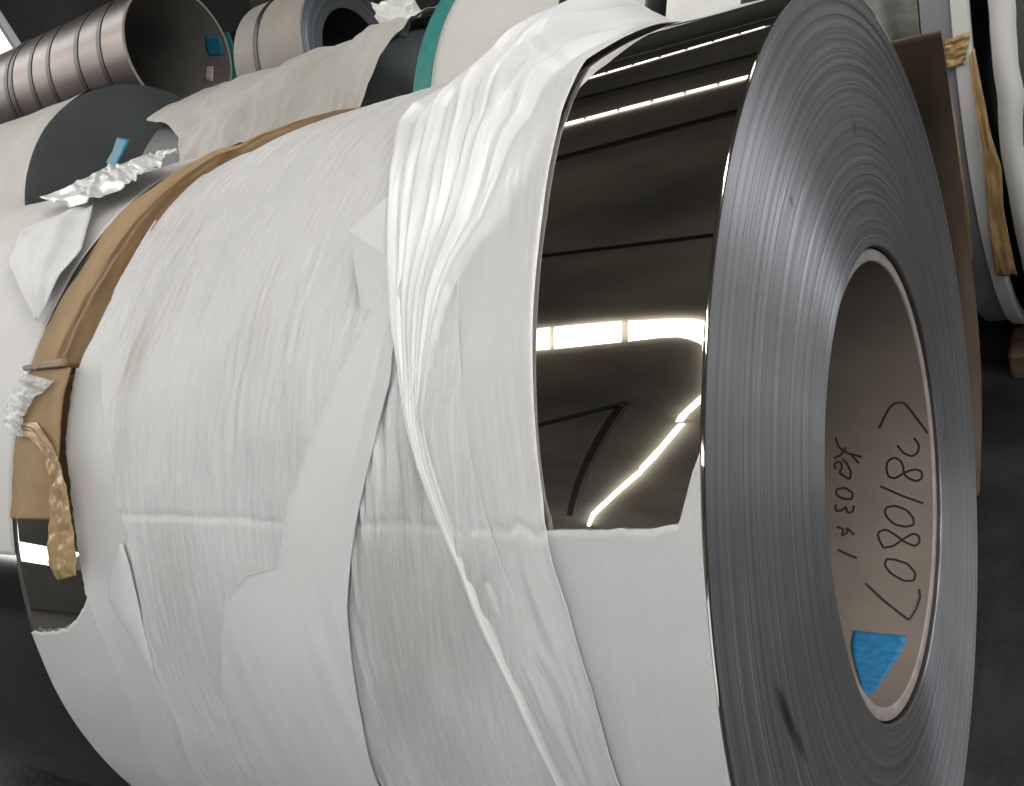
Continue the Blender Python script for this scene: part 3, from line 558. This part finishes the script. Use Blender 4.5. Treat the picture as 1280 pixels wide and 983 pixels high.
# right side: board behind the coil, slit coils, sheeting
bt = [(1116, 46), (1130, 45), (1150, 43), (1176, 40)]
edge = [(1176, 40), (1190, 140), (1198, 200), (1208, 280), (1214, 330), (1222, 400), (1226, 460), (1227, 540), (1224, 620)]
E_ = tr(edge, r=.66, far=True); E_ = E_[np.argsort(E_[:, 1])]
phs = np.linspace(E_[0, 1], E_[-1, 1], 90); xe = np.interp(phs, E_[:, 1], E_[:, 0]); u = np.linspace(0, 1, 24)
X = -.75*(1-u)[None]+xe[:, None]*u[None]; PP = phs[:, None]+0*X
V = cylP(X, PP, .66+.004*fbm(X*6, PP*.06, 3)).reshape(-1, 3)
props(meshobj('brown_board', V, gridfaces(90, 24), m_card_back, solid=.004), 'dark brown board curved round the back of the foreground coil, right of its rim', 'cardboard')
cs = (1.45, .602)
sl = roll('slit_coil', 'narrow grey slit coil edge behind the brown board, top right', -.05, .020, 1.45, .602, .602, .25, mat('grey_side', (.23, .23, .25), .5, noise=(8, .1)), m_black, group='slit coils standing at the right')
lathe('paper_edge', [(.006, .604), (.006, .612), (.030, .614), (.034, .607), (.034, .59)], m_white, sl, cs, n=160)
s2 = roll('slit_coil', 'dark slit coil with a white paper rim at the right border', .085, .60, 1.45, .602, .600, .25, m_dark_steel, m_black, group='slit coils standing at the right')
ph = np.linspace(0, 360, 240); jag = .010*fbm(ph*.05, ph*0+3, 3)
V = []; 
for k_, (dx, rr_) in enumerate(((-.008, .60), (-.010, .612), (.012, .616), (.028, .606))): V.append(cylP(.075+dx+jag*(1 if k_ > 1 else .5), ph, rr_, cs))
meshobj('paper_edge', np.concatenate(V), gridfaces(4, 240)[:, ::-1], m_white, s2, solid=.001)
def ctape(name, Lp_, Rp_, lab, m=m_amber, off=.016, nu=14, nv=60, a=.004):
    return props(pxpatch(name, Lp_, Rp_, nu, nv, m, off=off, r=.602, c=cs, hfn=h_cr(a, 1), th=.0006), lab, 'tape')
ctape('amber_tape', [(1182, 52), (1183, 75), (1186, 86)], [(1215, 40), (1212, 60), (1207, 80)], 'short piece of amber tape stuck over the top of the slit coil rim', a=.006, nv=24)
ctape('kraft_strip', [(1173, 50), (1172, 72), (1180, 110), (1190, 150), (1196, 188), (1206, 250), (1214, 320)], [(1180, 50), (1182, 75), (1190, 115), (1197, 150), (1202, 188), (1211, 250), (1217, 320)], 'thin torn kraft strip down the left side of the slit coil rim', m=m_card, off=.02, nu=5)
ctape('hanging_tape', [(1214, 70), (1222, 130), (1230, 180), (1236, 240), (1240, 290), (1246, 330)], [(1221, 60), (1233, 120), (1240, 160), (1254, 200), (1256, 250), (1272, 330)], 'long soiled amber tape hanging down the rim of the slit coil', off=.03)
# corrugated sheet standing behind
V = []; n = 90
for i in range(n):
    x = -1.1+i*1.35/(n-1); yy = 2.15+.02*math.sin(i*.9); V += [(x, yy, .0), (x, yy, .82)]
props(meshobj('corrugated_sheet', V, [(2*i, 2*i+2, 2*i+3, 2*i+1) for i in range(n-1)], mat('grey_green_sheet', (.42, .43, .39), .5, noise=(3, .5, (1, 1, 6))), solid=.002), 'grey-green corrugated sheet standing behind the brown board, top right', 'corrugated sheet')
props(box('timber_chock', -.005, .16, 1.02, 1.14, 0, .07, m_wood, bev=.006), 'brown timber chock under the slit coils at the right border', 'timber chock')
props(box('timber_skid', -L+.05, -L+.17, -.5, .5, 0, .05, m_wood, bev=.005), 'timber skid beneath the far end of the foreground coil', 'timber skid')
